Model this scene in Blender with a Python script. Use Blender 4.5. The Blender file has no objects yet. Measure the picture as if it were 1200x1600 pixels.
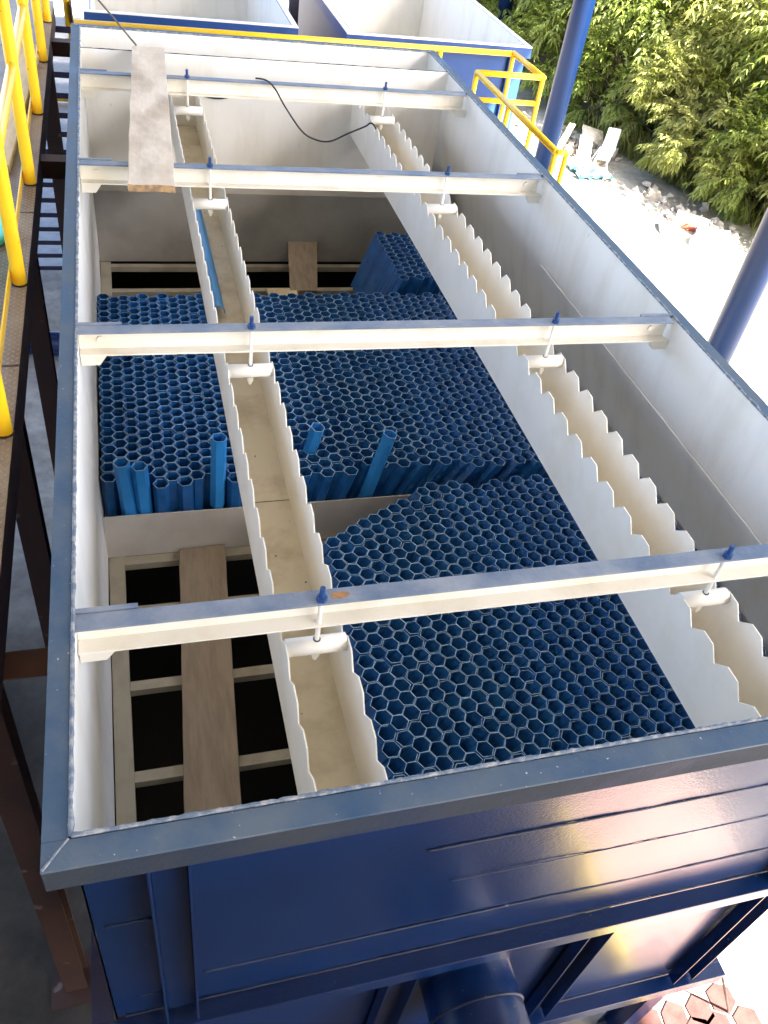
import bpy, bmesh, math, random
from mathutils import Vector, Matrix, noise
from math import radians as R, sin, cos, pi, sqrt, tan
random.seed(11)
S = bpy.context.scene
COL = S.collection
GZ = -3.2                                   # ground level; the tank rim is z = 0

# ------------------------------------------------------------------ materials
def mat(name, col, rough=.5, col2=None, scale=6., lo=.42, hi=.62, bump=0., bscale=40., metal=0.,
        detail=6., spots=None, spot_scale=30., spot_lo=.70, spot_hi=.74, trans=0., stretch=None, coat=0., spec=.5, rough2=None):
    m = bpy.data.materials.new(name); m.use_nodes = True
    nt = m.node_tree; N = nt.nodes; L = nt.links
    b = N['Principled BSDF']; out = N['Material Output']
    b.inputs['Roughness'].default_value = rough; b.inputs['Metallic'].default_value = metal
    b.inputs['Base Color'].default_value = (*col, 1)
    b.inputs['Specular IOR Level'].default_value = spec
    if coat: b.inputs['Coat Weight'].default_value = coat; b.inputs['Coat Roughness'].default_value = .08
    tc = N.new('ShaderNodeNewGeometry').outputs['Position']
    vec = tc
    if stretch:
        mp = N.new('ShaderNodeMapping'); mp.inputs['Scale'].default_value = stretch
        L.new(tc, mp.inputs['Vector']); vec = mp.outputs['Vector']
    cur = None
    if col2 is not None:
        n = N.new('ShaderNodeTexNoise'); n.inputs['Scale'].default_value = scale; n.inputs['Detail'].default_value = detail
        n.inputs['Roughness'].default_value = .62
        L.new(vec, n.inputs['Vector'])
        mr = N.new('ShaderNodeMapRange'); mr.inputs['From Min'].default_value = lo; mr.inputs['From Max'].default_value = hi
        L.new(n.outputs['Fac'], mr.inputs['Value'])
        mx = N.new('ShaderNodeMix'); mx.data_type = 'RGBA'
        mx.inputs['A'].default_value = (*col, 1); mx.inputs['B'].default_value = (*col2, 1)
        L.new(mr.outputs['Result'], mx.inputs['Factor']); cur = mx.outputs['Result']
        if rough2 is not None:
            mq = N.new('ShaderNodeMapRange'); mq.inputs['To Min'].default_value = rough; mq.inputs['To Max'].default_value = rough2
            L.new(mr.outputs['Result'], mq.inputs['Value']); L.new(mq.outputs['Result'], b.inputs['Roughness'])
    if spots is not None:
        n = N.new('ShaderNodeTexNoise'); n.inputs['Scale'].default_value = spot_scale; n.inputs['Detail'].default_value = 2.
        L.new(vec, n.inputs['Vector'])
        mr = N.new('ShaderNodeMapRange'); mr.inputs['From Min'].default_value = spot_lo; mr.inputs['From Max'].default_value = spot_hi
        L.new(n.outputs['Fac'], mr.inputs['Value'])
        mx = N.new('ShaderNodeMix'); mx.data_type = 'RGBA'
        if cur: L.new(cur, mx.inputs['A'])
        else: mx.inputs['A'].default_value = (*col, 1)
        mx.inputs['B'].default_value = (*spots, 1)
        L.new(mr.outputs['Result'], mx.inputs['Factor']); cur = mx.outputs['Result']
    if cur: L.new(cur, b.inputs['Base Color'])
    if bump:
        n = N.new('ShaderNodeTexNoise'); n.inputs['Scale'].default_value = bscale; n.inputs['Detail'].default_value = 4.
        L.new(vec, n.inputs['Vector'])
        bp = N.new('ShaderNodeBump'); bp.inputs['Strength'].default_value = bump; bp.inputs['Distance'].default_value = .01
        L.new(n.outputs['Fac'], bp.inputs['Height']); L.new(bp.outputs['Normal'], b.inputs['Normal'])
    if trans:
        t = N.new('ShaderNodeBsdfTranslucent'); mxs = N.new('ShaderNodeMixShader'); mxs.inputs[0].default_value = trans
        if cur: L.new(cur, t.inputs['Color'])
        else: t.inputs['Color'].default_value = (*col, 1)
        L.new(b.outputs[0], mxs.inputs[1]); L.new(t.outputs[0], mxs.inputs[2]); L.new(mxs.outputs[0], out.inputs['Surface'])
    return m

M = {}
M['cream'] = mat('cream_paint', (.80, .78, .72), .42, (.69, .66, .58), 2.2, .48, .74, .05, 60, stretch=(2.2, 2.2, .6), spots=(.45, .40, .32), spot_scale=22, spot_lo=.76, spot_hi=.80)
M['cream_beam'] = mat('cream_paint_beam', (.78, .74, .64), .42, (.66, .60, .48), 5, .5, .75, .05, 60)
M['stained'] = mat('stained_cream_paint', (.62, .55, .41), .5, (.43, .355, .235), 5, .45, .68, .08, 50, spots=(.16, .12, .08), spot_scale=26, spot_lo=.72, spot_hi=.745)
M['launder'] = mat('launder_paint', (.82, .79, .71), .4, (.74, .69, .57), 4, .45, .75, .04, 60)
M['blue'] = mat('navy_gloss_paint', (.0018, .014, .064), .25, (.0025, .018, .078), 3, .4, .7, .10, 120, coat=.1, spots=(.03, .05, .10), spot_scale=34, spot_lo=.73, spot_hi=.77)
M['grid'] = mat('dull_grid_paint', (.30, .27, .205), .55, (.21, .18, .13), 5, .45, .68, .08, 50)
M['blue_far'] = mat('satin_blue_paint', (.010, .045, .18), .5, (.013, .055, .21), 3, .4, .7, .05, 60, spec=.3)
M['blue_rim'] = mat('dusty_blue_paint', (.014, .056, .122), .45, (.080, .108, .140), 4.2, .36, .66, .12, 90, rough2=.75, spots=(.42, .42, .40), spot_scale=70, spot_lo=.72, spot_hi=.76)
M['blue_lip'] = mat('dusty_blue_edge', (.008, .020, .05), .6, (.022, .030, .042), 3.5, .40, .62, .10, 90, rough2=.85, spec=.25)
M['blue_beam'] = mat('dusty_blue_beam_top', (.075, .115, .19), .45, (.22, .25, .295), 5, .34, .66, .12, 90, rough2=.7)
M['bead'] = mat('weld_bead', (.10, .14, .20), .6, (.30, .31, .32), 30, .45, .6, .4, 200)
M['dark_bead'] = mat('dark_weld_bead', (.012, .02, .05), .5, (.2, .22, .26), 25, .66, .7, .3, 200)
M['shade_steel'] = mat('painted_shade_steel', (.018, .016, .014), .8)  # near-black base paints in the shade below the support grid
M['tube'] = mat('blue_plastic', (.015, .105, .31), .33, (.008, .068, .22), 11, .38, .62)
M['tube_bright'] = mat('bright_blue_plastic', (.028, .23, .58), .32, (.024, .20, .52), 3, .4, .65)
M['tube_rim'] = mat('sawn_plastic_edge', (.30, .44, .58), .6, (.19, .33, .48), 60, .4, .65)
M['bolt_blue'] = mat('blue_bolt', (.012, .05, .17), .45)
M['yellow'] = mat('yellow_gloss_paint', (.82, .51, .014), .3, (.74, .43, .012), 4, .45, .7, .04, 60, spots=(.16, .09, .03), spot_scale=32, spot_lo=.74, spot_hi=.77)
M['rust'] = mat('red_brown_primer', (.036, .012, .0055), .65, (.022, .008, .004), 5, .4, .65, .1, 60, spots=(.2, .17, .14), spot_scale=9, spot_lo=.68, spot_hi=.80)
M['rust_lit'] = mat('lit_brown_primer', (.17, .065, .028), .6, (.11, .04, .02), 6, .4, .65, .1, 60)  # brighter copy of the brown primer, paints in light on the tie beam
M['navy_post'] = mat('navy_post_paint', (.012, .012, .035), .45)
M['wood_old'] = mat('weathered_plank', (.52, .45, .36), .85, (.64, .575, .48), 3, .38, .62, .35, 18, stretch=(2.5, 1, 2.5), spots=(.40, .33, .25), spot_scale=3.2, spot_lo=.46, spot_hi=.72)
M['wood_dirty'] = mat('dirty_plank', (.25, .195, .135), .85, (.19, .145, .10), 5, .4, .65, .25, 22, stretch=(7, 1, 7))
M['wood_pale'] = mat('pale_plank', (.55, .44, .28), .8, (.42, .33, .2), 4, .4, .65, .2, 22, stretch=(7, 1, 7))
M['wood_end'] = mat('sawn_plank_end', (.45, .28, .13), .85, (.22, .15, .09), 30, .4, .6)
M['black_cable'] = mat('black_cable', (.012, .012, .012), .5)
M['rope'] = mat('grey_rope', (.10, .09, .08), .8)
M['cyan'] = mat('turquoise_plastic', (.10, .52, .58), .4, (.13, .60, .64), 5)
M['white_plastic'] = mat('white_plastic', (.8, .8, .8), .4)
M['roof'] = mat('dark_sheet_roof', (.43, .42, .40), .6, (.36, .35, .335), 3)
M['wall_sheet'] = mat('dark_wall_sheet', (.035, .03, .028), .7, (.05, .045, .04), 2)
M['partition'] = mat('dull_partition_paint', (.50, .475, .43), .5, (.40, .37, .33), 3, .4, .7, .05, 50)
M['grey_primer'] = mat('grey_primer', (.27, .255, .225), .6, (.21, .195, .17), 4, .4, .7, .06, 50)
M['tread'] = mat('galvanised_tread', (.40, .38, .38), .45, (.30, .28, .28), 9, .4, .65, .3, 120)
M['tarp'] = mat('blue_tarpaulin', (.05, .38, .55), .5, (.45, .58, .62), 4, .45, .55)
M['rubble'] = mat('concrete_rubble', (.5, .46, .4), .9, (.36, .32, .27), 6)
M['column'] = mat('shaded_column_blue', (.0025, .013, .052), .42, (.003, .015, .060), 2, .4, .7, .03, 30, spec=.12)  # blue kept extra dark to stand in for shade on the columns
M['trunk'] = mat('bark', (.10, .075, .05), .9, (.06, .045, .03), 12, .4, .65, .5, 30)
M['soil'] = mat('dry_soil', (.4, .33, .24), .95)
M['sack'] = mat('cement_dusted_sack', (.62, .57, .50), .9, (.5, .45, .38), 6)
M['pipe_end'] = mat('pipe_bore', (.05, .05, .08), .6)
M['pipe_red'] = mat('red_pipe', (.35, .06, .03), .5)
M['leaf'] = mat('leaf_green', (.18, .24, .04), .4, (.26, .31, .08), 1.2, .4, .62, trans=.48)
M['leaf2'] = mat('leaf_yellow_green', (.29, .32, .07), .4, (.38, .39, .14), 1.2, .4, .62, trans=.48)
M['grass'] = mat('dry_grass', (.16, .19, .04), .6, (.24, .24, .08), 2, .4, .62, trans=.3)
M['tile'] = mat('red_stone', (.085, .042, .038), .85, (.06, .028, .027), 13, .4, .65, .15, 40, spec=.05)
M['joint'] = mat('pale_joint', (.55, .50, .44), .9)
M['pink'] = mat('pale_pink_concrete', (.36, .235, .20), .8, (.30, .19, .165), 5, .4, .65, .1, 30)
M['dark_strip'] = mat('dark_reflection_strip', (.055, .05, .055), .9, (.075, .07, .07), 6, .4, .65, .2, 60)
M['line'] = mat('yellow_road_paint', (.62, .48, .03), .7, (.5, .4, .06), 14, .45, .7)

def checker_mat():
    m = mat('checker_plate', (.17, .125, .10), .5, (.30, .265, .24), 3.2, .35, .65, 0)
    nt = m.node_tree; N = nt.nodes; L = nt.links; b = N['Principled BSDF']
    g = N.new('ShaderNodeNewGeometry'); sep = N.new('ShaderNodeSeparateXYZ'); L.new(g.outputs['Position'], sep.inputs[0])
    def mth(op, a, bb=None):
        n = N.new('ShaderNodeMath'); n.operation = op
        for i, v in enumerate((a, bb)):
            if v is None: continue
            if isinstance(v, (int, float)): n.inputs[i].default_value = v
            else: L.new(v, n.inputs[i])
        return n.outputs[0]
    u = mth('MULTIPLY', mth('ADD', sep.outputs['X'], sep.outputs['Y']), 34.); v = mth('MULTIPLY', mth('SUBTRACT', sep.outputs['X'], sep.outputs['Y']), 34.)
    par = mth('MODULO', mth('ABSOLUTE', mth('ADD', mth('FLOOR', u), mth('FLOOR', v))), 2.)
    fu = mth('ABSOLUTE', mth('SUBTRACT', mth('FRACT', u), .5)); fv = mth('ABSOLUTE', mth('SUBTRACT', mth('FRACT', v), .5))
    a1 = mth('SUBTRACT', 1., mth('ADD', mth('MULTIPLY', fu, 1.9), mth('MULTIPLY', fv, 5.))); a2 = mth('SUBTRACT', 1., mth('ADD', mth('MULTIPLY', fv, 1.9), mth('MULTIPLY', fu, 5.)))
    h = mth('MAXIMUM', mth('ADD', mth('MULTIPLY', a1, par), mth('MULTIPLY', a2, mth('SUBTRACT', 1., par))), 0.)
    h = mth('MINIMUM', h, .5)
    src = b.inputs['Base Color'].links[0].from_socket; mxl = N.new('ShaderNodeMix'); mxl.data_type = 'RGBA'
    L.new(mth('MULTIPLY', h, 1.1), mxl.inputs['Factor']); L.new(src, mxl.inputs['A']); mxl.inputs['B'].default_value = (.46, .43, .40, 1); L.new(mxl.outputs['Result'], b.inputs['Base Color'])
    bp = N.new('ShaderNodeBump'); bp.inputs['Strength'].default_value = .9; bp.inputs['Distance'].default_value = .006
    L.new(h, bp.inputs['Height']); L.new(bp.outputs['Normal'], b.inputs['Normal'])
    return m
M['checker'] = checker_mat()

def ground_mat():
    m = bpy.data.materials.new('concrete_earth_and_shade'); m.use_nodes = True
    nt = m.node_tree; N = nt.nodes; L = nt.links; b = N['Principled BSDF']; b.inputs['Roughness'].default_value = .9
    g = N.new('ShaderNodeNewGeometry').outputs['Position']
    def ns(scale, det=8): 
        n = N.new('ShaderNodeTexNoise'); n.inputs['Scale'].default_value = scale; n.inputs['Detail'].default_value = det; n.inputs['Roughness'].default_value = .65
        L.new(g, n.inputs['Vector']); return n.outputs['Fac']
    r = N.new('ShaderNodeValToRGB'); e = r.color_ramp.elements
    e[0].position = .3; e[0].color = (.25, .225, .19, 1); e[1].position = .72; e[1].color = (.52, .49, .43, 1)
    L.new(ns(1.6), r.inputs['Fac'])
    r2 = N.new('ShaderNodeValToRGB'); e = r2.color_ramp.elements
    e[0].position = .35; e[0].color = (.55, .55, .55, 1); e[1].position = .6; e[1].color = (1, 1, 1, 1)
    L.new(ns(9), r2.inputs['Fac'])
    mx = N.new('ShaderNodeMix'); mx.data_type = 'RGBA'; mx.blend_type = 'MULTIPLY'; mx.inputs['Factor'].default_value = .6
    L.new(r.outputs['Color'], mx.inputs['A']); L.new(r2.outputs['Color'], mx.inputs['B']); L.new(mx.outputs['Result'], b.inputs['Base Color'])
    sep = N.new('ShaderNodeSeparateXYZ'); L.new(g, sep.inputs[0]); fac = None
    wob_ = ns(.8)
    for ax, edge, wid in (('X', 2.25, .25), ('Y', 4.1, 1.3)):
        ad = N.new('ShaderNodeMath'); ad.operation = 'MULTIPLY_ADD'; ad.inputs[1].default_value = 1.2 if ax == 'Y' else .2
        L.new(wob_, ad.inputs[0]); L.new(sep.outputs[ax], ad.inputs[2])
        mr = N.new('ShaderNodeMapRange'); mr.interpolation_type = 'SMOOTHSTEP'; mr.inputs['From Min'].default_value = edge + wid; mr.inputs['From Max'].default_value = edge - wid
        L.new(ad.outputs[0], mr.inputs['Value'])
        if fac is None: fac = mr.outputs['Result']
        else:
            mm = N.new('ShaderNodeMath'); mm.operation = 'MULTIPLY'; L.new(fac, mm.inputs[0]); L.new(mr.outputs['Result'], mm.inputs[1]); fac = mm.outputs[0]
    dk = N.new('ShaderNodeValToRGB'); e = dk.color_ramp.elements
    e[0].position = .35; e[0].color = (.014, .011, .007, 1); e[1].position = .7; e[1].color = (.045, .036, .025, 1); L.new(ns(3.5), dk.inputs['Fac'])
    m2 = N.new('ShaderNodeMix'); m2.data_type = 'RGBA'; L.new(fac, m2.inputs['Factor']); L.new(mx.outputs['Result'], m2.inputs['A']); L.new(dk.outputs['Color'], m2.inputs['B']); L.new(m2.outputs['Result'], b.inputs['Base Color'])  # dark mix over the near left ground paints in its shade
    bp = N.new('ShaderNodeBump'); bp.inputs['Strength'].default_value = .3; bp.inputs['Distance'].default_value = .02
    L.new(ns(14), bp.inputs['Height']); L.new(bp.outputs['Normal'], b.inputs['Normal'])
    return m
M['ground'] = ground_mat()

# ------------------------------------------------------------------ objects and meshes
def wloc(o):
    p = Vector((0, 0, 0))
    while o is not None: p += o.location; o = o.parent
    return p

def tag(o, label=None, cat=None, group=None, kind=None):
    if label: o['label'] = label
    if cat: o['category'] = cat
    if group: o['group'] = group
    if kind: o['kind'] = kind
    return o

def root(name, loc, label, cat, group=None):
    o = bpy.data.objects.new(name, None); o.empty_display_size = .1; COL.objects.link(o)
    o.location = loc
    return tag(o, label, cat, group)

class MB:
    def __init__(s): s.v = []; s.f = []; s.m = []
    def add(s, vs, fs, mi=0):
        n = len(s.v); s.v += [tuple(v) for v in vs]; s.f += [tuple(i + n for i in f) for f in fs]
        s.m += [mi] * len(fs) if isinstance(mi, int) else list(mi); return s
    def box(s, x0, x1, y0, y1, z0, z1, mi=0):
        return s.add([(x0, y0, z0), (x1, y0, z0), (x1, y1, z0), (x0, y1, z0), (x0, y0, z1), (x1, y0, z1), (x1, y1, z1), (x0, y1, z1)],
                     [(0, 3, 2, 1), (4, 5, 6, 7), (0, 1, 5, 4), (1, 2, 6, 5), (2, 3, 7, 6), (3, 0, 4, 7)], mi)
    def prism(s, poly, d, mi=0):
        """closed polygon (3-D points) extruded along d"""
        d = Vector(d); P = [Vector(p) for p in poly]; n = len(P)
        return s.add(P + [p + d for p in P], [tuple(range(n))[::-1], tuple(range(n, 2 * n))] + [(i, (i + 1) % n, (i + 1) % n + n, i + n) for i in range(n)], mi)
    def tube(s, pts, r, n=10, mi=0, caps=True, closed=False):
        P = [Vector(p) for p in pts]; m = len(P); rr = r if isinstance(r, (list, tuple)) else [r] * m
        vs = []; up = None
        for i, p in enumerate(P):
            a = P[(i - 1) % m] if closed or i else p; b = P[(i + 1) % m] if closed or i < m - 1 else p
            t = (b - a).normalized()
            if up is None: up = t.orthogonal().normalized()
            up = (up - t * up.dot(t)); up = up.normalized() if up.length > 1e-6 else t.orthogonal().normalized()
            w = t.cross(up)
            vs += [p + (up * cos(2 * pi * k / n) + w * sin(2 * pi * k / n)) * rr[i] for k in range(n)]
        fs = []
        for i in range(m if closed else m - 1):
            j = (i + 1) % m
            fs += [(i * n + k, i * n + (k + 1) % n, j * n + (k + 1) % n, j * n + k) for k in range(n)]
        if caps and not closed:
            fs += [tuple(range(n))[::-1], tuple((m - 1) * n + k for k in range(n))]
        return s.add(vs, fs, mi)
    def ring(s, c, ax, r0, r1, h, n=24, mi=0):
        ax = Vector(ax).normalized(); u = ax.orthogonal().normalized(); w = ax.cross(u); c = Vector(c); vs = []
        for k in range(n):
            d = u * cos(2 * pi * k / n) + w * sin(2 * pi * k / n)
            vs += [c + d * r0, c + d * r1, c + d * r1 + ax * h, c + d * r0 + ax * h]
        fs = []
        for k in range(n):
            a = 4 * k; b = 4 * ((k + 1) % n)
            for q in range(4): fs.append((a + q, b + q, b + (q + 1) % 4, a + (q + 1) % 4))
        return s.add(vs, fs, mi)
    def panel(s, o, u, v, nu, nv, fn=None, mi=0, flip=False):
        """grid sheet from corner o spanned by u, v; fn(a, b) is the offset vector"""
        o, u, v = Vector(o), Vector(u), Vector(v); vs = []
        for j in range(nv + 1):
            for i in range(nu + 1):
                a, b = i / nu, j / nv; p = o + u * a + v * b
                if fn: p = p + Vector(fn(a, b))
                vs.append(p)
        w = nu + 1
        fs = [(j * w + i, j * w + i + 1, (j + 1) * w + i + 1, (j + 1) * w + i) for j in range(nv) for i in range(nu)]
        if flip: fs = [f[::-1] for f in fs]
        return s.add(vs, fs, mi)
    def build(s, name, mats, parent=None, smooth=False, bevel=0., label=None):
        me = bpy.data.meshes.new(name)
        o = wloc(parent) if parent is not None else Vector((0, 0, 0))
        me.from_pydata([(x - o.x, y - o.y, z - o.z) for x, y, z in s.v], [], s.f)
        if not isinstance(mats, (list, tuple)): mats = [mats]
        for m_ in mats: me.materials.append(m_)
        me.polygons.foreach_set('material_index', s.m)
        if smooth: me.polygons.foreach_set('use_smooth', [True] * len(s.f))
        me.update()
        bm = bmesh.new(); bm.from_mesh(me); bmesh.ops.recalc_face_normals(bm, faces=bm.faces); bm.to_mesh(me); bm.free()
        ob = bpy.data.objects.new(name, me); COL.objects.link(ob)
        if parent is not None: ob.parent = parent
        if bevel:
            b = ob.modifiers.new('bevel', 'BEVEL'); b.width = bevel; b.segments = 2; b.limit_method = 'ANGLE'
        if label: ob['label'] = label
        return ob

def recentre(o):
    """moves a single-mesh thing's origin to the middle of its base"""
    vs = o.data.vertices; lo = [min(v.co[i] for v in vs) for i in range(3)]; hi = [max(v.co[i] for v in vs) for i in range(3)]
    c = Vector(((lo[0] + hi[0]) / 2, (lo[1] + hi[1]) / 2, lo[2]))
    o.data.transform(Matrix.Translation(-c)); o.location = c
    return o

def wob(x, y, z=0., amp=.003): return amp * noise.noise(Vector((x, y, z)))

# ------------------------------------------------------------------ setting
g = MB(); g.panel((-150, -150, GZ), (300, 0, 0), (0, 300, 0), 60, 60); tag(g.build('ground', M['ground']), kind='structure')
# red stone path and its yellow line along the sunlit side of the shed
p = MB()
cell = []
def stones(x0, x1, y0, y1, st):
    rnd = random.Random(5); y = y0; k = 0
    while y < y1:
        x = x0 + (st * .5 if k % 2 else 0)
        while x < x1:
            n = 6; c = Vector((x + rnd.uniform(-.02, .02), y + rnd.uniform(-.02, .02), GZ))
            pts = [c + Vector((cos(2 * pi * i / n + .52 + rnd.uniform(-.16, .16)) * st * .52, sin(2 * pi * i / n + .52 + rnd.uniform(-.16, .16)) * st * .52, .001)) for i in range(n)]
            if all(x0 - .1 < q.x < x1 + .1 and q.y < y1 for q in pts): p.prism(pts, (0, 0, .007))
            x += st * .96
        y += st * .83; k += 1
stones(2.50, 3.12, -.34, .19, .155)
tag(p.build('paving', M['tile']), kind='structure')
p = MB(); p.box(2.62, 3.55, -9, -.32, GZ, GZ + .006); tag(p.build('path', M['pink']), kind='structure')
p = MB(); p.box(3.62, 5.4, -9, -.6, GZ, GZ + .005); tag(p.build('reflection_strip', M['dark_strip']), kind='structure')  # unseen dark strip added to dim the reflection in the front panel
p = MB(); p.box(2.47, 2.60, -8, -.25, GZ, GZ + .004); tag(p.build('road_marking', M['line']), kind='structure')

# shed roof over the tanks, on round blue columns
r = root('shed_roof', (1.5, 4.5, 5.2), 'grey corrugated sheet roof high over the tanks on steel beams', 'roof')
mb = MB(); X0, X1, Y0, Y1 = -5.2, 7.3, -24.0, 11.2
nx = 240; vs = []; fs = []
for i in range(nx + 1):
    x = X0 + (X1 - X0) * i / nx; z = 5.3 + (.03 if (i // 2) % 2 else 0)
    vs += [(x, Y0, z), (x, Y1, z)]
fs = [(2 * i, 2 * i + 2, 2 * i + 3, 2 * i + 1) for i in range(nx)]
mb.add(vs, fs); mb.build('roof_sheet', M['roof'], r)
for y in (-22.3, -16.7, -11.17, -5.64, -.11, 5.42, 10.95):
    mb = MB(); mb.box(X0, X1, y - .06, y + .06, 4.85, 4.87); mb.box(X0, X1, y - .06, y + .06, 5.13, 5.15); mb.box(X0, X1, y - .006, y + .006, 4.87, 5.13); mb.build('roof_beam', M['rust'], r)
for x in (-5, -2, 1, 4, 6.8):
    mb = MB(); mb.box(x - .03, x + .03, Y0, Y1, 5.155, 5.285); mb.build('purlin', M['rust'], r)

sw = root('added_wall', (-5.5, -9, GZ), 'unseen dark sheet wall added behind the camera to block light', 'wall')  # added out of view to keep bright sky off the tank front
mb = MB(); n_ = 200; vs = []
for i in range(n_ + 1):
    x = -8 + 10 * i / n_; yy_ = -9 + (.03 if (i // 2) % 2 else 0); vs += [(x, yy_, GZ), (x, yy_, 4.8)]
mb.add(vs, [(2 * i, 2 * i + 2, 2 * i + 3, 2 * i + 1) for i in range(n_)]); mb.build('sheeting', M['wall_sheet'], sw)
for z in (-1.5, .6, 2.7):
    MB().box(-8, 2, -9.09, -9.01, z, z + .06).build('rail', M['rust'], sw)
def column(x, y, label, top=4.84):
    c = root('blue_column', (x, y, GZ), label, 'column', 'round blue columns along the open side of the shed')
    mb = MB(); mb.tube([(x, y, GZ + .02), (x, y, top)], .148, 40); mb.build('shaft', M['column'], c, smooth=False)
    for f in c.children[0].data.polygons: f.use_smooth = len(f.vertices) == 4
    mb = MB(); mb.box(x - .25, x + .25, y - .25, y + .25, GZ + .004, GZ + .02); mb.build('base_plate', M['column'], c)
    for dx in (-.2, .2):
        for dy in (-.2, .2):
            mb = MB(); mb.tube([(x + dx, y + dy, GZ + .018), (x + dx, y + dy, GZ + .06)], .014, 6); mb.build('anchor_bolt', M['bolt_blue'], c)
column(6.33, 10.95, 'glossy blue round column rising in front of the trees, beside the end of the yellow handrail')
column(5.98, 5.42, 'glossy blue round column cut by the right picture edge, standing on the white sunlit ground')
column(7.95, 17.4, 'blue round column, only a short piece showing past the top of the far blue tank', top=4.0)

# ------------------------------------------------------------------ main tank
W, LEN, ZB1, ZB2 = 2.4, 5.55, -1.10, -2.25
T = root('settling_tank', (W / 2, LEN / 2, GZ), 'large open steel tank with toothed troughs and blue tubes in it, nearest of the three', 'tank')
def bow(ax, amp):
    def fn(a, b):
        o = [0, 0, 0]; k = sin(pi * min(1, a)) * sin(pi * min(1, b))
        o[ax] = amp * k * noise.noise(Vector((a * 5 + ax * 9, b * 3, amp * 100))) + amp * .35 * noise.noise(Vector((a * 16, b * 6, 3.)))
        return o
    return fn
G = -1.19
def sstep(t): t = max(0., min(1., t)); return t * t * (3 - 2 * t)
def bulge(y, z):
    return .135 * sstep(y / .35) * sstep((LEN - y) / .35) * min(max(0, min(1, (-.385 - z) / .45)), max(0, min(1, (z + 1.10) / .10)))
def wall(name, o, u, nu, ax, sgn, amp, thick=.006):
    """inner sheet white above the grid, shade painted dark below; outer sheet navy"""
    mb = MB(); o = Vector(o)
    f1, f2 = bow(ax, amp), bow(ax, .006 if ax == 1 and o.y < 1 else .003)
    if ax == 0 and sgn < 0:
        g1, g2 = f1, f2
        f1 = lambda a, b: Vector(g1(a, b)) + Vector((bulge(a * LEN, G * (1 - b)), 0, 0))
        f2 = lambda a, b: Vector(g2(a, b)) + Vector((bulge(a * LEN, ZB2 * (1 - b)), 0, 0))
    mb.panel(o + Vector((0, 0, G)), u, (0, 0, -G), nu, 24, f1, 0)
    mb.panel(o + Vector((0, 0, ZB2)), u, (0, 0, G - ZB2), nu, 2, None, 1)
    off = [0, 0, 0]; off[ax] = -sgn * thick; oo = o + Vector(off); uu = Vector(u)
    mb.panel(oo + Vector((0, 0, ZB2)), uu, (0, 0, -ZB2), nu, 40, f2, 2)
    ob = mb.build(name, [M['cream'], M['shade_steel'], M['blue']], T)
    ob.data.polygons.foreach_set('use_smooth', [True] * len(ob.data.polygons))
    return ob
wall('wall_panel', (0, 0, 0), (0, LEN, 0), 60, 0, 1, .012)
wall('wall_panel', (W, 0, 0), (0, LEN, 0), 60, 0, -1, .010)
fw = wall('wall_panel', (0, 0, 0), (W, 0, 0), 40, 1, 1, .004)
wall('wall_panel', (0, LEN, 0), (W, 0, 0), 30, 1, -1, .004)
mb = MB(); mb.box(0, W, 0, LEN, ZB2 - .01, ZB2); mb.build('hopper_floor', M['shade_steel'], T)
# rim angle round the top: flange, lip
mb = MB(); t = .008; fl = .055
mb.box(-fl, W + fl, -.065, -.006, -t, 0); mb.box(-fl, W + fl, LEN + .006, LEN + fl, -t, 0)
mb.box(-fl, -.006, -.006, LEN + .006, -t, 0); mb.box(W + .006, W + fl, -.006, LEN + .006, -t, 0)
mb.box(-fl, W + fl, -.065, -.057, -.083, -t, 1); mb.box(-fl, W + fl, LEN + fl - t, LEN + fl, -.08, -t, 1)
mb.box(-fl, -fl + t, -.057, LEN + fl - t, -.08, -t, 1); mb.box(W + fl - t, W + fl, -.057, LEN + fl - t, -.08, -t, 1)
rim = mb.build('rim', [M['blue_rim'], M['blue_lip']], T, bevel=.0015)
def bead(p0, p1, rr, m, parent, nm='weld_bead', seed=0, step=.012, n=6):
    p0, p1 = Vector(p0), Vector(p1); k = max(2, int((p1 - p0).length / step)); pts = []; rad = []
    for i in range(k + 1):
        q = p0.lerp(p1, i / k); h = noise.noise(q * 75 + Vector((seed, 0, 0))); h2 = noise.noise(q * 19 + Vector((seed, 5, 0)))
        pts.append(q + Vector((h2 * .0016, h * .0014, h2 * .001))); rad.append(rr * (1 + .32 * h + .35 * h2))
    mb = MB(); mb.tube(pts, rad, n); return mb.build(nm, m, parent, smooth=True)
for a, b in (((0, 0, .0), (W, 0, .0)), ((0, LEN, 0), (W, LEN, 0)), ((-.001, 0, 0), (-.001, LEN, 0)), ((W, 0, 0), (W, LEN, 0))):
    bead(a, b, .0052, M['bead'], rim, step=.007)
for a, b in (((-.052, -.062, 0), (-.004, -.004, 0)), ((-.052, LEN + .052, 0), (-.004, LEN + .004, 0))):
    bead(a, b, .003, M['bead'], rim)
# plate seams on the front panel
for z, x0, x1, rr in ((-.375, .8, W, .0032), (-.875, .24, W, .0032), (-.60, .9, W, .0014), (-.45, .02, .13, .002), (-.95, .06, .13, .002)):
    bead((x0, -.0075, z), (x1, -.0075, z), rr, M['dark_bead'] if rr > .0016 else M['blue'], fw, 'seam', seed=z)
# weld line on the right wall inside
bead((W - .004, .3, -.385), (W - .004, 3.1, -.40), .004, M['cream'], T, 'wall_seam')
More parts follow.
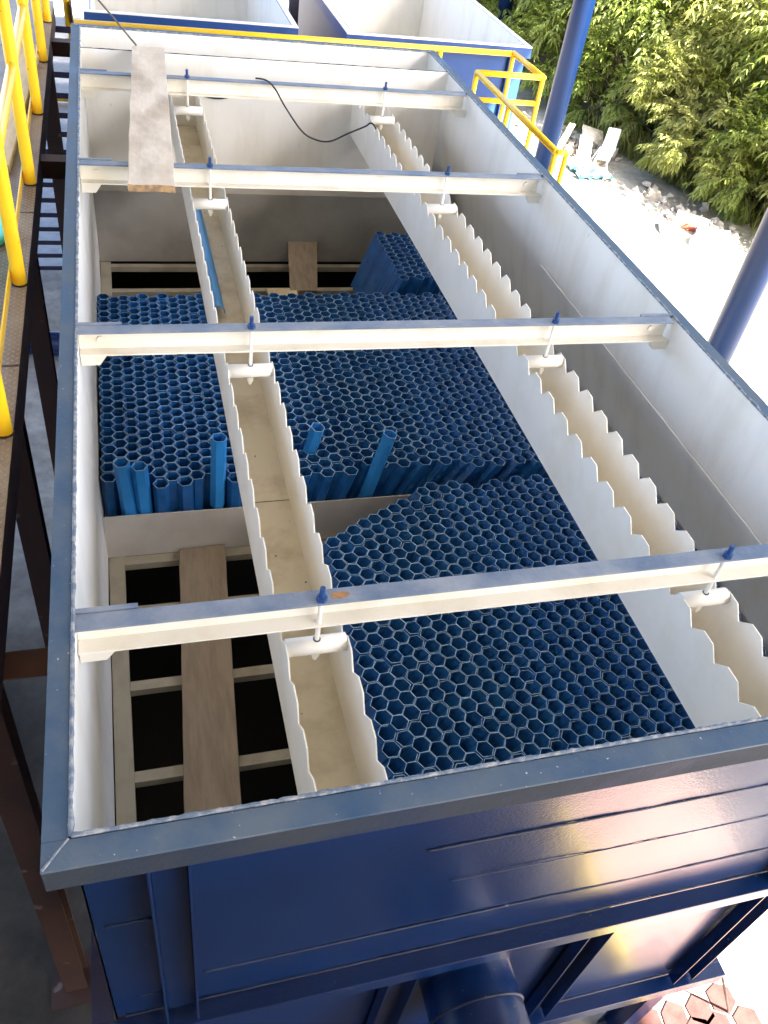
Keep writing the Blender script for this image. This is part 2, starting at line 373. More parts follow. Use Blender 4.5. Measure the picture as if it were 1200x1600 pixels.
# cross beams: channels open towards the front
def beam(yb, nut_x):
    mb = MB(); d, h, t = .05, .095, .006
    mb.box(.001, W - .02, yb, yb + d, -t, .001, 1)                    # top flange
    mb.box(.001, W - .02, yb + d - t, yb + d, -h, -t, 0)              # web at the back
    mb.box(.001, W - .02, yb, yb + d - t, -h, -h + t, 0)              # bottom flange
    b = mb.build('cross_beam', [M['cream_beam'], M['blue_beam']], T, bevel=.001)
    for x, sg in ((.0, 1), (W, -1)):
        mb = MB(); mb.prism([(x + sg * .002, yb + .012, -h - .001), (x + sg * .095, yb + .012, -h - .001), (x + sg * .065, yb + .012, -h - .045), (x + sg * .002, yb + .012, -h - .045)], (0, .03, 0))
        mb.build('gusset', M['cream_beam'], b)
        mb = MB(); xx = x + sg * .075 - (.02 if sg < 0 else 0)
        mb.tube([(xx, yb + .044, -.05), (xx, yb + .036, -.05)], .0125, 12); mb.build('bolt_head', M['cream_beam'], b)
        mb = MB(); mb.box(min(x, x + sg * .15), max(x, x + sg * .15), yb + .052, yb + .066, -.012, .004); mb.build('end_cleat', M['blue_beam'], b)
    return b
M['rust_stain'] = mat('rust_stain', (.34, .17, .06), .8, (.22, .12, .06), 60)
BY = (.512, 1.83, 3.30, 4.62)
BEAMS = [beam(y, 0) for y in BY]
mb = MB(); pts = [(.655 + .026 * cos(a) * (1 + .4 * noise.noise(Vector((cos(a), sin(a), 3)) * 1.7)), .537 + .011 * sin(a) * (1 + .4 * noise.noise(Vector((cos(a), sin(a), 8)) * 1.7)), .0012) for a in [2 * pi * k / 18 for k in range(18)]]
mb.prism(pts, (0, 0, .0006)); mb.build('rust_stain', M['rust_stain'], BEAMS[0])
# collecting channel at the far end, its floor and the low partitions
mb = MB(); mb.box(.001, W - .001, 5.09, 5.096, -.705, -.0); mb.build('channel_wall', M['cream'], T)
bead((0, 5.093, .001), (W, 5.093, .001), .0035, M['dark_bead'], T.children[-1], 'top_edge')
mb = MB(); mb.box(.001, W - .001, 4.665, LEN - .001, -.716, -.707); mb.box(.001, W - .001, 4.665, 4.673, G, -.716); mb.build('channel_floor', M['grey_primer'], T)
mb = MB(); mb.box(.001, 1.33, 1.893, 1.9, G, -.945); mb.box(1.33, W - .001, 1.893, 1.9, G, -.945); mb.build('partition_plate', M['partition'], T)
# support grid under the tubes
mb = MB(); hz = .038
mb.box(.004, .07, .01, 4.66, G - hz, G); mb.box(W - .07, W - .004, .01, 4.66, G - hz, G)
for y in (.37, .77, 1.165, 1.55): mb.box(.07, W - .07, y, y + .045, G - hz, G)
mb.box(.07, W - .07, 1.84, 1.892, G - hz, G)
for y in (2.3, 2.7, 3.1, 3.5, 3.9, 4.25, 4.585): mb.box(.07, W - .07, y, y + .045, G - hz, G)
mb.build('support_grid', M['grid'], T, bevel=.002)
# outside: stiffener posts, two bands, inlet pipe, legs
def stiff(x0, x1, z0, z1, nm='stiffener_post'):
    mb = MB(); mb.box(x0, x0 + .006, -.058, -.0125, z0, z1); mb.box(x1 - .006, x1, -.058, -.0125, z0, z1); mb.box(x0 + .006, x1 - .006, -.0185, -.0125, z0, z1)
    mb.build(nm, M['blue'], T, bevel=.0012)
stiff(.133, .222, -1.08, -.093); stiff(2.18, 2.27, -1.08, -.093)
for x0 in (.10, .80, 1.50, 2.20): stiff(x0, x0 + .10, -2.10, -1.16)
for z0, z1 in ((-1.085, -1.16), (-2.12, -2.21)):
    mb = MB(); mb.box(-.07, W + .07, -.068, -.0125, z0 - .007, z0); mb.box(-.07, W + .07, -.068, -.061, z1, z0 - .007)
    for x0, x1 in ((-.07, -.0125), (W + .0125, W + .07)): mb.box(x0, x1, -.0125, LEN + .05, z0 - .007, z0)
    mb.box(-.07, -.063, -.061, LEN + .05, z1, z0 - .007); mb.box(W + .063, W + .07, -.061, LEN + .05, z1, z0 - .007)
    b = mb.build('band', M['blue'], T, bevel=.0015)
    bead((.02, -.0085, z0 + .001), (W, -.0085, z0 + .001), .0035, M['dark_bead'], b)
for y in (1.4, 2.8, 4.2):
    for x0, x1 in ((-.058, -.0125), (W + .15, W + .19)):
        zt_ = -.085 if x0 < 0 else -.7; mb = MB(); mb.box(x0, x1, y, y + .006, -1.08, zt_); mb.box(x0, x1, y + .084, y + .09, -1.08, zt_); mb.build('stiffener_post', M['blue'], T)
mb = MB(); mb.tube([(1.14, -.006, -1.50), (1.14, -.34, -1.50)], .165, 48, caps=False)
pipe = mb.build('inlet_pipe', M['blue'], T, smooth=True)
mb = MB(); mb.ring((1.14, -.34, -1.50), (0, -1, 0), .15, .25, .022, 48); fl_ = mb.build('flange', M['blue'], pipe)
for k in range(8):
    a = k * pi / 4 + .2; c = (1.14 + .21 * cos(a), -.33, -1.50 + .21 * sin(a))
    mb = MB(); mb.tube([c, (c[0], -.385, c[2])], .012, 6); mb.build('bolt', M['bolt_blue'], fl_)
pts = [(1.14 + .166 * cos(k * pi / 24), -.12, -1.5 + .166 * sin(k * pi / 24)) for k in range(48)]
mb = MB(); mb.tube(pts, [.0045 * (1 + .5 * noise.noise(Vector(q) * 40)) for q in pts], 6, closed=True); mb.build('weld_bead', M['dark_bead'], pipe, smooth=True)
for x0 in (.02, .80, 1.60, W - .12):
    for y0 in (.0, 1.8, 3.6, LEN - .1):
        mb = MB(); mb.box(x0, x0 + .1, y0, y0 + .008, GZ, ZB2 - .01); mb.box(x0, x0 + .1, y0 + .092, y0 + .1, GZ, ZB2 - .01); mb.box(x0 + .046, x0 + .054, y0 + .008, y0 + .092, GZ, ZB2 - .01)
        mb.build('leg', M['blue'], T)

# ------------------------------------------------------------------ toothed overflow troughs
def launder(x0, x1, label):
    o = root('overflow_trough', ((x0 + x1) / 2, 2.55, -.44), label, 'trough', 'toothed overflow troughs hung from the cross beams')
    zt, zb, P, dep = -.163, -.435, .1345, .043
    rnd = random.Random(int(x0 * 100))
    for x in (x0, x1 - .004):
        prof = [(.006, zb)]
        y = .034
        prof.append((.006, zt - dep))
        while y + P < 5.08:
            j = rnd.uniform(-.002, .002)
            prof += [(y, zt - dep + j), (y + P * .27, zt + j), (y + P * .655, zt + j), (y + P * .99, zt - dep)]
            y += P
        prof += [(5.088, zt - dep), (5.088, zb)]
        # a grid-free comb: quads from the toothed top down to the bottom edge, on both sides
        top = prof[1:-1]; vs = []; fs = []
        for yy, zz in top:
            bend = .004 * noise.noise(Vector((x, yy * 1.3, 2)))
            vs += [(x + bend, yy, zz), (x, yy, zb), (x + .004 + bend, yy, zz), (x + .004, yy, zb)]
        n = len(top)
        for i in range(n - 1):
            a, b = 4 * i, 4 * i + 4
            fs += [(a, a + 1, b + 1, b), (a + 2, b + 2, b + 3, a + 3), (a, b, b + 2, a + 2), (a + 1, a + 3, b + 3, b + 1)]
        fs += [(0, 2, 3, 1), (4 * n - 4, 4 * n - 3, 4 * n - 1, 4 * n - 2)]
        MB().add(vs, fs).build('toothed_plate', M['launder'], o)
    mb = MB(); mb.panel((x0 + .004, .008, zb + .004), (x1 - x0 - .008, 0, 0), (0, 5.08, 0), 4, 60, lambda a, b: (0, 0, .003 * noise.noise(Vector((a * 3, b * 20, x0)))))
    mb.panel((x0 + .004, .008, zb), (x1 - x0 - .008, 0, 0), (0, 5.08, 0), 1, 1)
    f = mb.build('trough_floor', M['stained'], o)
    mb = MB(); mb.tube([(x0 + .004, 1.37, zb + .006), (x1 - .004, 1.372, zb + .006)], .0011, 5); mb.build('floor_seam', M['dark_bead'], f)
    xc = (x0 + x1) / 2
    for yb in BY:
        yr = yb + .014; zc = -.185
        mb = MB(); mb.tube([(x0 + .003, yr, zc), (x1 - .005, yr, zc)], .026, 20)
        sp = mb.build('spacer_pipe', M['launder'], o)
        for q in sp.data.polygons: q.use_smooth = len(q.vertices) == 4
        rd = MB().tube([(xc, yr, -.245), (xc, yr, .045)], .0068, 10).build('hanger_rod', M['launder'], o)
        MB().tube([(xc, yr, .0015), (xc, yr, .016)], .0145, 6).build('nut', M['bolt_blue'], rd)
        MB().tube([(xc, yr, .016), (xc, yr, .048)], .0075, 8).build('thread_end', M['bolt_blue'], rd)
        MB().ring((xc, yr, -.1605), (0, 0, 1), .0066, .0105, .0022, 14).build('rod_hole', M['pipe_end'], sp)
        MB().tube([(xc, yr, -.232), (xc, yr, -.212)], .0125, 6).build('lock_nut', M['launder'], rd)
    return o
launder(.517, .692, 'cream toothed steel trough with a stained floor, on the side nearest the walkway')
launder(1.745, 1.918, 'clean white toothed steel trough along the side of the tank nearest the trees')

# ------------------------------------------------------------------ hexagonal tubes
SD = .0340; TW = .0026; CP = SD * 1.5 + .0012; RP = SD * sqrt(3) + .0014; HT = .382; TOP = G + HT + .003
def hexmesh(mb, cx, cy, z0, z1, lean, rot=0., rz=0., wall=TW):
    lx = -tan(lean) * (z1 - z0)
    vs = []
    for (rad, z, dx) in ((SD, z0, lx), (SD, z1, 0), (SD - wall, z1, 0), (SD - wall, z0, lx)):
        for k in range(6):
            a = k * pi / 3 + rot
            vs.append((cx + dx + rad * cos(a), cy + rad * sin(a), z + (rz * cos(a) if z == z1 else 0)))
    fs = []; mi = []
    for q in range(3):
        for k in range(6):
            a, b = q * 6 + k, q * 6 + (k + 1) % 6
            fs.append((a, b, b + 6, a + 6)); mi.append(1 if q == 1 else 0)
    mb.add(vs, fs, mi)

spots = []     # (x, y, lean, top offset)
rnd = random.Random(3)
def lattice(xa, xb, ya, yb, lean, keep=lambda x, y: True, y0=None):
    i = 0; x = xa + SD
    while x + SD <= xb:
        y = (y0 if y0 is not None else ya) + SD + (RP / 2 if i % 2 else 0)
        while y + SD <= yb:
            if keep(x, y): spots.append((x + rnd.gauss(0, .0016), y + rnd.gauss(0, .0016) + .004 * noise.noise(Vector((x * 3, y * 3, 1))), lean(x), rnd.gauss(0, .0035) + .007 * noise.noise(Vector((x * 2, y * 2, 4)))))
            y += RP
        x += CP; i += 1
midlean = lambda x: R(30) * max(0, min(1, (x - .55) / 1.1))
edge = {}
lattice(.006, W + .12, 1.905, 3.565, midlean, lambda x, y: x + SD < W + .012 + bulge(y, -.805) and not (y < 1.95 and rnd.random() < .35))
def wallgap(x, y): return x + SD < W + .012 + bulge(y, -.805)
def front_keep(x, y):
    if not wallgap(x, y): return False
    if x < .885: return False
    if x < 1.33: lim = 1.53 + (x - .91) * .53
    else: lim = 1.80
    return y < lim + rnd.uniform(-.03, .01)
lattice(.875, W + .12, .012, 1.835, lambda x: R(29), front_keep)
lattice(1.79, W + .12, 3.68, 4.36, lambda x: R(19), wallgap)
CAM = Vector((.197115, -.849047, 1.649867))

# tubes left standing proud of the others
def single(x, y, z1, lean, label, tilt=(0, 0)):
    mb = MB(); hexmesh(mb, 0, 0, 0, HT * 1.0, 0, random.uniform(-.15, .15))
    o = mb.build('hex_tube', [M['tube_bright'], M['tube_rim']]); o.location = (x, y, z1 - HT); o.rotation_euler = (tilt[0], tilt[1], 0)
    tag(o, label, 'tube', 'loose blue tubes standing proud of the packed ones')
    global spots
    spots = [s for s in spots if (s[0] - x) ** 2 + (s[1] - y) ** 2 > .05 ** 2]
single(.118, 1.945, -.685, 0, 'raised blue hexagonal tube touching the white left wall side of its paired neighbour', (0, R(-3)))
single(.181, 1.942, -.708, 0, 'raised blue hexagonal tube of the pair by the left wall, farther from that wall', (0, R(-2)))
single(.490, 1.945, -.580, 0, 'tallest raised blue hexagonal tube, alone just left of the stained trough', (0, R(1)))
single(.893, 2.13, -.660, 0, 'shortest raised blue hexagonal tube, right beside the stained trough', (R(6), R(9)))
single(1.175, 1.947, -.606, 0, 'bright blue hexagonal tube leaning at the near pack edge midway between the two troughs', (0, R(11)))

# ------------------------------------------------------------------ planks and loose things on the tank
def plank(name, corners, th, mats, label, cat='plank', group=None, n=14, amp=.004):
    """corners: near-left, near-right, far-right, far-left of the top face"""
    A, B, Cc, D = [Vector(c) for c in corners]; mb = MB(); vs = []
    nrm = (B - A).cross(D - A).normalized(); w = 6
    for k in (0, 1):
        for j in range(n + 1):
            for i in range(w + 1):
                a, b = i / w, j / n; q = A.lerp(B, a).lerp(D.lerp(Cc, a), b)
                e = 0
                if i in (0, w): e = amp * noise.noise(Vector((b * 9, i * 3., len(label))))
                if j in (0, n): q = q + (D - A).normalized() * amp * .8 * noise.noise(Vector((a * 6, j * 2., 7.)))
                q = q + (B - A).normalized() * e + nrm * (amp * .5 * noise.noise(Vector((a * 2.5, b * 4, 9.))) - k * th)
                vs.append(q)
    W1 = w + 1; o2 = W1 * (n + 1); fs = []; mi = []
    for j in range(n):
        for i in range(w):
            a = j * W1 + i; fs.append((a, a + 1, a + W1 + 1, a + W1)); mi.append(0); fs.append((o2 + a, o2 + a + W1, o2 + a + W1 + 1, o2 + a + 1)); mi.append(0)
    for j in range(n):
        for i in (0, w):
            a = j * W1 + i; fs.append((a, a + W1, o2 + a + W1, o2 + a)); mi.append(0)
    for i in range(w):
        for j in (0, n):
            a = j * W1 + i; fs.append((a, a + 1, o2 + a + 1, o2 + a)); mi.append(1)
    mb.add(vs, fs, mi); o = mb.build(name, mats, bevel=.003)
    recentre(o); tag(o, label, cat, group); return o
GP = 'loose wooden planks about the tank'
plank('wooden_plank', [(.212, 3.005, .036), (.418, 3.00, .036), (.504, 5.08, .036), (.308, 5.065, .036)], .034, [M['wood_old'], M['wood_end']], 'pale weathered plank lying across the far cross beams, spotted with old cement', group=GP, amp=.006)
plank('wooden_plank', [(.205, .20, G + .032), (.40, .20, G + .032), (.515, 1.885, G + .032), (.311, 1.878, G + .032)], .03, [M['wood_dirty'], M['wood_end']], 'long brown dirty plank lying on the grid in the near empty bay', group=GP)
plank('wooden_plank', [(1.215, 4.20, G + .03), (1.40, 4.20, G + .03), (1.475, 4.655, G + .16), (1.265, 4.65, G + .16)], .028, [M['wood_dirty'], M['wood_end']], 'short stained plank tilted against the far partition of the empty bay', group=GP)
plank('wood_offcut', [(1.06, 4.10, G + .03), (1.26, 4.10, G + .03), (1.26, 4.235, G + .03), (1.06, 4.235, G + .03)], .028, [M['wood_pale'], M['wood_end']], 'small pale wood offcut lying on the grid beside the tilted plank', 'offcut')
plank('wooden_plank', [(-.44, 3.45, -.055), (-.315, 3.40, -.055), (-.235, 5.3, -.055), (-.36, 5.3, -.055)], .04, [M['wood_pale'], M['wood_end']], 'pale plank lying along the steel walkway behind the yellow rail posts', group=GP)

def smooth_pts(P, n=8):
    P = [Vector(q) for q in P]; out = []
    for i in range(len(P) - 1):
        p0, p1, p2, p3 = P[max(0, i - 1)], P[i], P[i + 1], P[min(len(P) - 1, i + 2)]
        for k in range(n):
            t = k / n; out.append(.5 * ((2 * p1) + (p2 - p0) * t + (2 * p0 - 5 * p1 + 4 * p2 - p3) * t * t + (3 * p1 - p0 - 3 * p2 + p3) * t ** 3))
    out.append(P[-1]); return out
def cable(name, P, r, m, label, cat, n=8):
    mb = MB(); mb.tube(smooth_pts(P, n), r, 8); o = mb.build(name, m, smooth=True); recentre(o); return tag(o, label, cat)
cable('power_cable', [(1.02, 4.69, .006), (1.08, 4.645, .010), (1.127, 4.60, -.022), (1.183, 4.56, -.105), (1.29, 4.55, -.238), (1.373, 4.54, -.286), (1.473, 4.52, -.29), (1.588, 4.50, -.227), (1.687, 4.50, -.183), (1.725, 4.49, -.157), (1.765, 4.48, -.20), (1.795, 4.47, -.30), (1.80, 4.45, -.42)], .0052, M['black_cable'], 'thin black cable looping from the far cross beam down into the white toothed trough', 'cable')
cable('cable_offcut', [(.74, 5.082, -.236), (.80, 5.078, -.246), (.85, 5.079, -.246), (.90, 5.082, -.237)], .006, M['black_cable'], 'short black piece of cable lying against the white channel wall near the planked trough', 'cable')
cable('rope', [(.335, 5.07, .04), (.12, 4.98, .31), (-.6, 4.67, 1.21), (-3.6, 3.35, 4.84)], .006, M['rope'], 'thin grey rope running up from the far end of the weathered plank', 'rope', 3)
# half pipe lying in the left trough
mb = MB(); a0, b0 = Vector((.572, 2.62, -.388)), Vector((.566, 3.66, -.380)); r0 = .033
vs = []; nseg = 14
for q, rr in ((0, r0), (1, r0 - .003)):
    for e in (a0, b0):
        for k in range(nseg + 1):
            a = pi * 1.15 * k / nseg - .25; vs.append(e + Vector((-.006 + rr * cos(a), 0, rr * sin(a))))
n1 = nseg + 1; fs = []
for k in range(nseg):
    fs += [(k, k + 1, n1 + k + 1, n1 + k), (2 * n1 + k, 3 * n1 + k, 3 * n1 + k + 1, 2 * n1 + k + 1), (k, 2 * n1 + k, 2 * n1 + k + 1, k + 1), (n1 + k, n1 + k + 1, 3 * n1 + k + 1, 3 * n1 + k)]
fs += [(0, n1, 3 * n1, 2 * n1), (nseg, 2 * n1 + nseg, 3 * n1 + nseg, n1 + nseg)]
mb.add(vs, fs); o = mb.build('half_pipe', M['tube_bright']); recentre(o); tag(o, 'bright blue half pipe lying along the stained floor of the toothed trough', 'pipe')

# ------------------------------------------------------------------ walkway on the left
def ibeam(mb, x, y, z0, z1, w=.16, t=.01):
    mb.box(x - w / 2, x + w / 2, y - w / 2, y - w / 2 + t, z0, z1); mb.box(x - w / 2, x + w / 2, y + w / 2 - t, y + w / 2, z0, z1); mb.box(x - t / 2, x + t / 2, y - w / 2 + t, y + w / 2 - t, z0, z1)
WZ = -.10
wk = root('walkway', (-.72, 2.2, GZ), 'brown steel walkway of checker plate beside the tank, on red brown posts', 'walkway')
YW0, YW1 = -3.0, 6.55
mb = MB()
yy = YW0
while yy < YW1: mb.box(-1.24, -.197, yy + .001, min(yy + 1.19, YW1) - .001, WZ - .006, WZ); yy += 1.2
mb.box(-.19, 1.9, -2.9, -.62, WZ - .006, WZ); mb.build('deck_plate', M['checker'], wk)
for x0, x1, f in ((-.205, -.199, 1), (-1.241, -1.235, -1)):
    mb = MB(); mb.box(x0, x1, YW0, YW1, WZ - .15, WZ - .007); mb.box(min(x0, x0 - f * .05), max(x0, x0 - f * .05), YW0, YW1, WZ - .15, WZ - .144); mb.build('edge_channel', M['rust'], wk)
for y in [YW0 + .6 * k for k in range(1, 16)]:
    mb = MB(); mb.box(-1.235, -.255, y - .03, y + .03, WZ - .106, WZ - .007); mb.build('joist', M['rust'], wk)
for y in (-2.8, -.70):
    MB().box(-.19, 1.9, y - .03, y + .03, WZ - .15, WZ - .007).build('joist', M['rust'], wk)
    mb = MB(); ibeam(mb, 1.8, y - .1 if y < -1 else y, GZ + .004, WZ - .151, .15); mb.build('post', M['rust'], wk)
for y in (-1.6, .86, 2.25, 3.75, 5.75):
    for x in (-.345 if y < 5 else -.26, -1.14):
        mb = MB(); ibeam(mb, x, y, GZ + .014, WZ - .16, .105 if y < 5 else .10); po = mb.build('post', M['rust'], wk)
        mb = MB(); mb.box(x - .12, x + .12, y - .12, y + .12, GZ + .004, GZ + .014); mb.build('base_plate', M['rust'], po)
mb = MB(); mb.box(-1.10, -.075, .845, .853, -.60, -.542); mb.box(-1.10, -.075, .80, .90, -.542, -.534); mb.build('tie_beam', M['rust_lit'], wk)
for y in (3.70, 5.72):
    mb = MB(); mb.box(-.40, -.066, y, y + .09, -.24, -.15); mb.build('bracket', M['rust'], wk)
gr = root('guard_rail', (-.215, 2.2, WZ), 'yellow tubular guard rail along the tank side of the brown walkway', 'railing')
xr = -.222
for y in (-1.4, -.46, .48, 1.42, 2.36, 3.30, 4.22, 5.12, 5.98):
    MB().tube([(xr, y, WZ + .001), (xr, y, .93)], .0265, 20, caps=False).build('post', M['yellow'], gr, smooth=True)
    MB().ring((xr, y, WZ + .001), (0, 0, 1), .026, .0305, .006, 20).build('weld_collar', M['rust'], gr)
MB().tube([(xr, -1.4, .93), (xr, 5.98, .93)], .0265, 20).build('top_rail', M['yellow'], gr, smooth=True)
MB().tube([(xr, -1.4, .41), (xr, 5.98, .41)], .0215, 20).build('middle_rail', M['yellow'], gr, smooth=True)
MB().box(xr - .034, xr - .028, -1.4, 5.98, WZ + .012, WZ + .062).build('toe_bar', M['yellow'], gr, bevel=.001)
# steep stair at the far end of the walkway
st = root('steel_stair', (-.55, 7.3, GZ), 'steep brown steel stair with checker treads at the far end of the walkway', 'stair')
k = 0
while True:
    y, z = 6.64 + .095 * k, -.29 - .19 * k
    if z < GZ + .1: break
    tr = MB().box(-.98, -.10, y, y + .24, z - .006, z).build('tread', M['tread'], st)
    MB().box(-.98, -.10, y - .006, y, z - .045, z).build('nosing', M['navy_post'], tr)
    k += 1
for x in (-1.0, -.095):
    MB().prism([(x, 6.56, -.12), (x, 6.78, -.12), (x, 8.40, GZ + .004), (x, 8.08, GZ + .004)], (.012, 0, 0)).build('stringer', M['rust'], st)
sr = root('stair_rail', (-.1, 7.0, -.3), 'yellow handrail frame of the steep stair, showing past the far corner of the tank', 'railing')
for y in (6.66, 7.02):
    z = -.25 - 2 * (y - 6.64)
    MB().tube([(-.115, y, z), (-.115, y, z + .85)], .024, 14).build('post', M['yellow'], sr, smooth=True)
MB().tube([(-.115, 6.66, .55), (-.115, 8.1, -2.3)], .024, 14).build('rail', M['yellow'], sr, smooth=True)
MB().tube([(-.115, 6.66, -.01), (-.115, 7.9, -2.4)], .02, 14).build('rail', M['yellow'], sr, smooth=True)
MB().box(-.16, .05, 7.0, 7.03, -.55, -.47).build('cross_bar', M['yellow'], sr)

bk = root('bucket', (-.392, 2.74, WZ + .002), 'turquoise plastic bucket on the walkway, cut by the left picture edge', 'bucket')
bx, by, bz = -.392, 2.74, WZ + .002
prof = [(.0, 0), (.105, 0), (.112, .01), (.135, .24), (.142, .24), (.142, .255), (.132, .255), (.106, .014), (0, .014)]
vs = [(bx + r_ * cos(2 * pi * k / 28), by + r_ * sin(2 * pi * k / 28), bz + z_) for r_, z_ in prof[1:-1] for k in range(28)]
m_ = len(prof) - 2; fs = [(i * 28 + k, i * 28 + (k + 1) % 28, (i + 1) * 28 + (k + 1) % 28, (i + 1) * 28 + k) for i in range(m_ - 1) for k in range(28)] + [tuple(range(28))[::-1], tuple((m_ - 1) * 28 + k for k in range(28))]
MB().add(vs, fs).build('body', M['cyan'], bk)
MB().tube([(bx + .143 * cos(a), by + .143 * sin(a) * .35 - .04, bz + .245 - .10 * sin(a)) for a in [pi * q / 12 for q in range(13)]], .003, 6).build('handle', M['white_plastic'], bk)

# ------------------------------------------------------------------ landing and railing behind the tank
ld = root('rear_landing', (2.0, 6.6, GZ), 'brown checker plate landing behind and beside the far corner of the tank', 'landing')
MB().box(-.05, 3.86, 6.35, 7.30, -1.41, -1.40).box(3.20, 3.86, 4.80, 6.35, -1.41, -1.40).build('deck_plate', M['checker'], ld)
MB().box(-.05, 3.86, 6.35, 6.36, -1.55, -1.411).box(-.05, 3.86, 7.29, 7.30, -1.55, -1.411).box(3.85, 3.86, 4.80, 7.29, -1.55, -1.411).build('edge_channel', M['rust'], ld)
for x, y in ((.05, 6.45), (1.9, 6.45), (3.75, 6.45), (3.75, 4.9), (.05, 7.2), (1.9, 7.2), (3.75, 7.2)):
    mb = MB(); ibeam(mb, x, y, GZ + .004, -1.56, .12); mb.build('post', M['rust'], ld)
rr_ = root('landing_rail', (2.0, 7.26, -1.4), 'yellow railing running behind the tank and round the landing at its far corner', 'railing')
RZ, r1 = -.40, .025
def rail(P, r, nm): MB().tube(P, r, 16).build(nm, M['yellow'], rr_, smooth=True)
rail([(-.6, 7.27, RZ - .02), (3.825, 7.265, RZ - .005)], r1, 'top_rail'); rail([(3.825, 7.265, RZ), (3.845, 6.555, RZ)], r1, 'top_rail')
rail([(3.845, 6.565, RZ), (3.217, 6.585, RZ)], r1, 'top_rail'); rail([(3.217, 6.585, RZ), (3.217, 4.80, RZ)], r1, 'top_rail')
rail([(-.6, 7.27, -1.02), (3.825, 7.265, -1.02)], .022, 'middle_rail'); rail([(3.845, 6.565, -.62), (3.217, 6.585, -.62)], .022, 'middle_rail')
for x, y in ((-.35, 7.27), (.75, 7.27), (1.75, 7.27), (2.38, 7.27), (3.10, 7.268), (3.825, 7.262), (3.84, 6.56), (3.217, 6.585), (3.217, 5.78), (3.217, 4.81)):
    rail([(x, y, -1.399), (x, y, RZ)], .022, 'post')
rail([(3.30, 4.80, RZ), (3.30, 4.80, -1.399)], .02, 'post'); rail([(3.217, 4.80, RZ), (3.30, 4.80, RZ)], .02, 'top_rail')

# ------------------------------------------------------------------ the two tanks behind
def far_tank(x0, x1, y0, y1, zt, zb, label):
    o = root('settling_tank', ((x0 + x1) / 2, (y0 + y1) / 2, GZ), label, 'tank', 'empty tanks behind the railing')
    t = .008
    for nm, a in (('wall_panel', (x0, x1, y0, y0 + t)), ('wall_panel', (x0, x1, y1 - t, y1)), ('wall_panel', (x0, x0 + t, y0 + t, y1 - t)), ('wall_panel', (x1 - t, x1, y0 + t, y1 - t))):
        mb = MB(); xa, xb, ya, yb = a
        mb.box(xa, xb, ya, yb, zb, zt); w_ = mb.build(nm, [M['blue_far'], M['cream']], o)
        for p_ in w_.data.polygons:
            c = p_.center + wloc(o); n_ = p_.normal
            if (abs(n_.x) > .9 and (c.x - (x0 + x1) / 2) * n_.x < 0) or (abs(n_.y) > .9 and (c.y - (y0 + y1) / 2) * n_.y < 0): p_.material_index = 1
    MB().box(x0 + t, x1 - t, y0 + t, y1 - t, zb, zb + .01).build('tank_floor', M['cream'], o)
    f = .05; mb = MB()
    mb.box(x0 - f, x1 + f, y0 - f, y0 - .0, zt - .008, zt + .001); mb.box(x0 - f, x1 + f, y1, y1 + f, zt - .008, zt + .001); mb.box(x0 - f, x0, y0, y1, zt - .008, zt + .001); mb.box(x1, x1 + f, y0, y1, zt - .008, zt + .001)
    mb.build('rim', M['cream'], o)  # cream stands in for bright sky reflected on the rim
    mb = MB(); mb.box(x0 - f, x1 + f, y0 - f, y0 - f + .007, zt - .10, zt - .0085); mb.box(x0 - f, x0 - f + .007, y0 - f + .007, y1 + f, zt - .10, zt - .0085); mb.box(x1 + f - .007, x1 + f, y0 - f + .007, y1 + f, zt - .10, zt - .0085)
    mb.build('rim_lip', M['blue_far'], o, bevel=.001)
    for x in (x0 + .0, x1 - .16):
        mb = MB(); mb.box(x, x + .16, y0 - .045, y0 - .003, zb, zt - .105); mb.build('corner_post', M['blue_far'], o, bevel=.003)
    for x in (x0 + .05, x1 - .15):
        for y in (y0 + .1, y1 - .2):
            MB().box(x, x + .1, y, y + .1, GZ + .004, zb).build('leg', M['blue_far'], o)
    return o
far_tank(.03, 1.75, 7.50, 10.35, -.37, -2.6, 'empty tank with white inside behind the railing, on the side of the rope')
far_tank(2.30, 4.04, 7.50, 10.80, -.385, -2.6, 'empty tank with white inside behind the railing, its blue end wall seen beside the landing')
np_ = root('steel_post', (2.27, 9.2, GZ), 'dark navy steel post standing between the two far tanks', 'post')
mb = MB(); ibeam(mb, 2.02, 8.9, GZ + .02, 1.2, .085, .012); mb.box(1.985, 2.055, 8.862, 8.938, GZ + .02, 1.2); mb.build('shaft', M['navy_post'], np_)
MB().box(1.9, 2.14, 8.78, 9.02, GZ + .004, GZ + .02).build('base_plate', M['navy_post'], np_)

# ------------------------------------------------------------------ things on the ground
def lying_pipe(name, a, b, r, m, label, cat, group=None, bore=True):
    o = root(name, ((a[0] + b[0]) / 2, (a[1] + b[1]) / 2, GZ), label, cat, group)
    d = (Vector(b) - Vector(a)).normalized()
    pp = MB().tube([a, b], r, 20, caps=False).ring(a, d, r * .86, r, .004, 20).ring(Vector(b) - d * .004, d, r * .86, r, .004, 20).build('shell', m, o, smooth=True)
    MB().tube([Vector(a) + d * .004, Vector(b) - d * .004], r * .86, 20).build('bore', M['pipe_end'], o, smooth=False)
    return o
PG = 'offcuts of white pipe on the sunlit ground'
lying_pipe('pipe_offcut', (8.62, 9.62, GZ + .075), (8.25, 9.95, GZ + .075), .075, M['white_plastic'], 'white pipe offcut with a dark bore, lying closest to the dry grass', 'pipe', PG)
lying_pipe('pipe_offcut', (8.72, 9.22, GZ + .08), (8.30, 9.45, GZ + .08), .08, M['white_plastic'], 'white pipe offcut with a dark bore, nearest the blue column at the picture edge', 'pipe', PG)
lying_pipe('pipe_offcut', (8.48, 9.50, GZ + .05), (8.05, 9.75, GZ + .05), .05, M['pipe_red'], 'small red pipe offcut between the two white pipe ends', 'pipe')
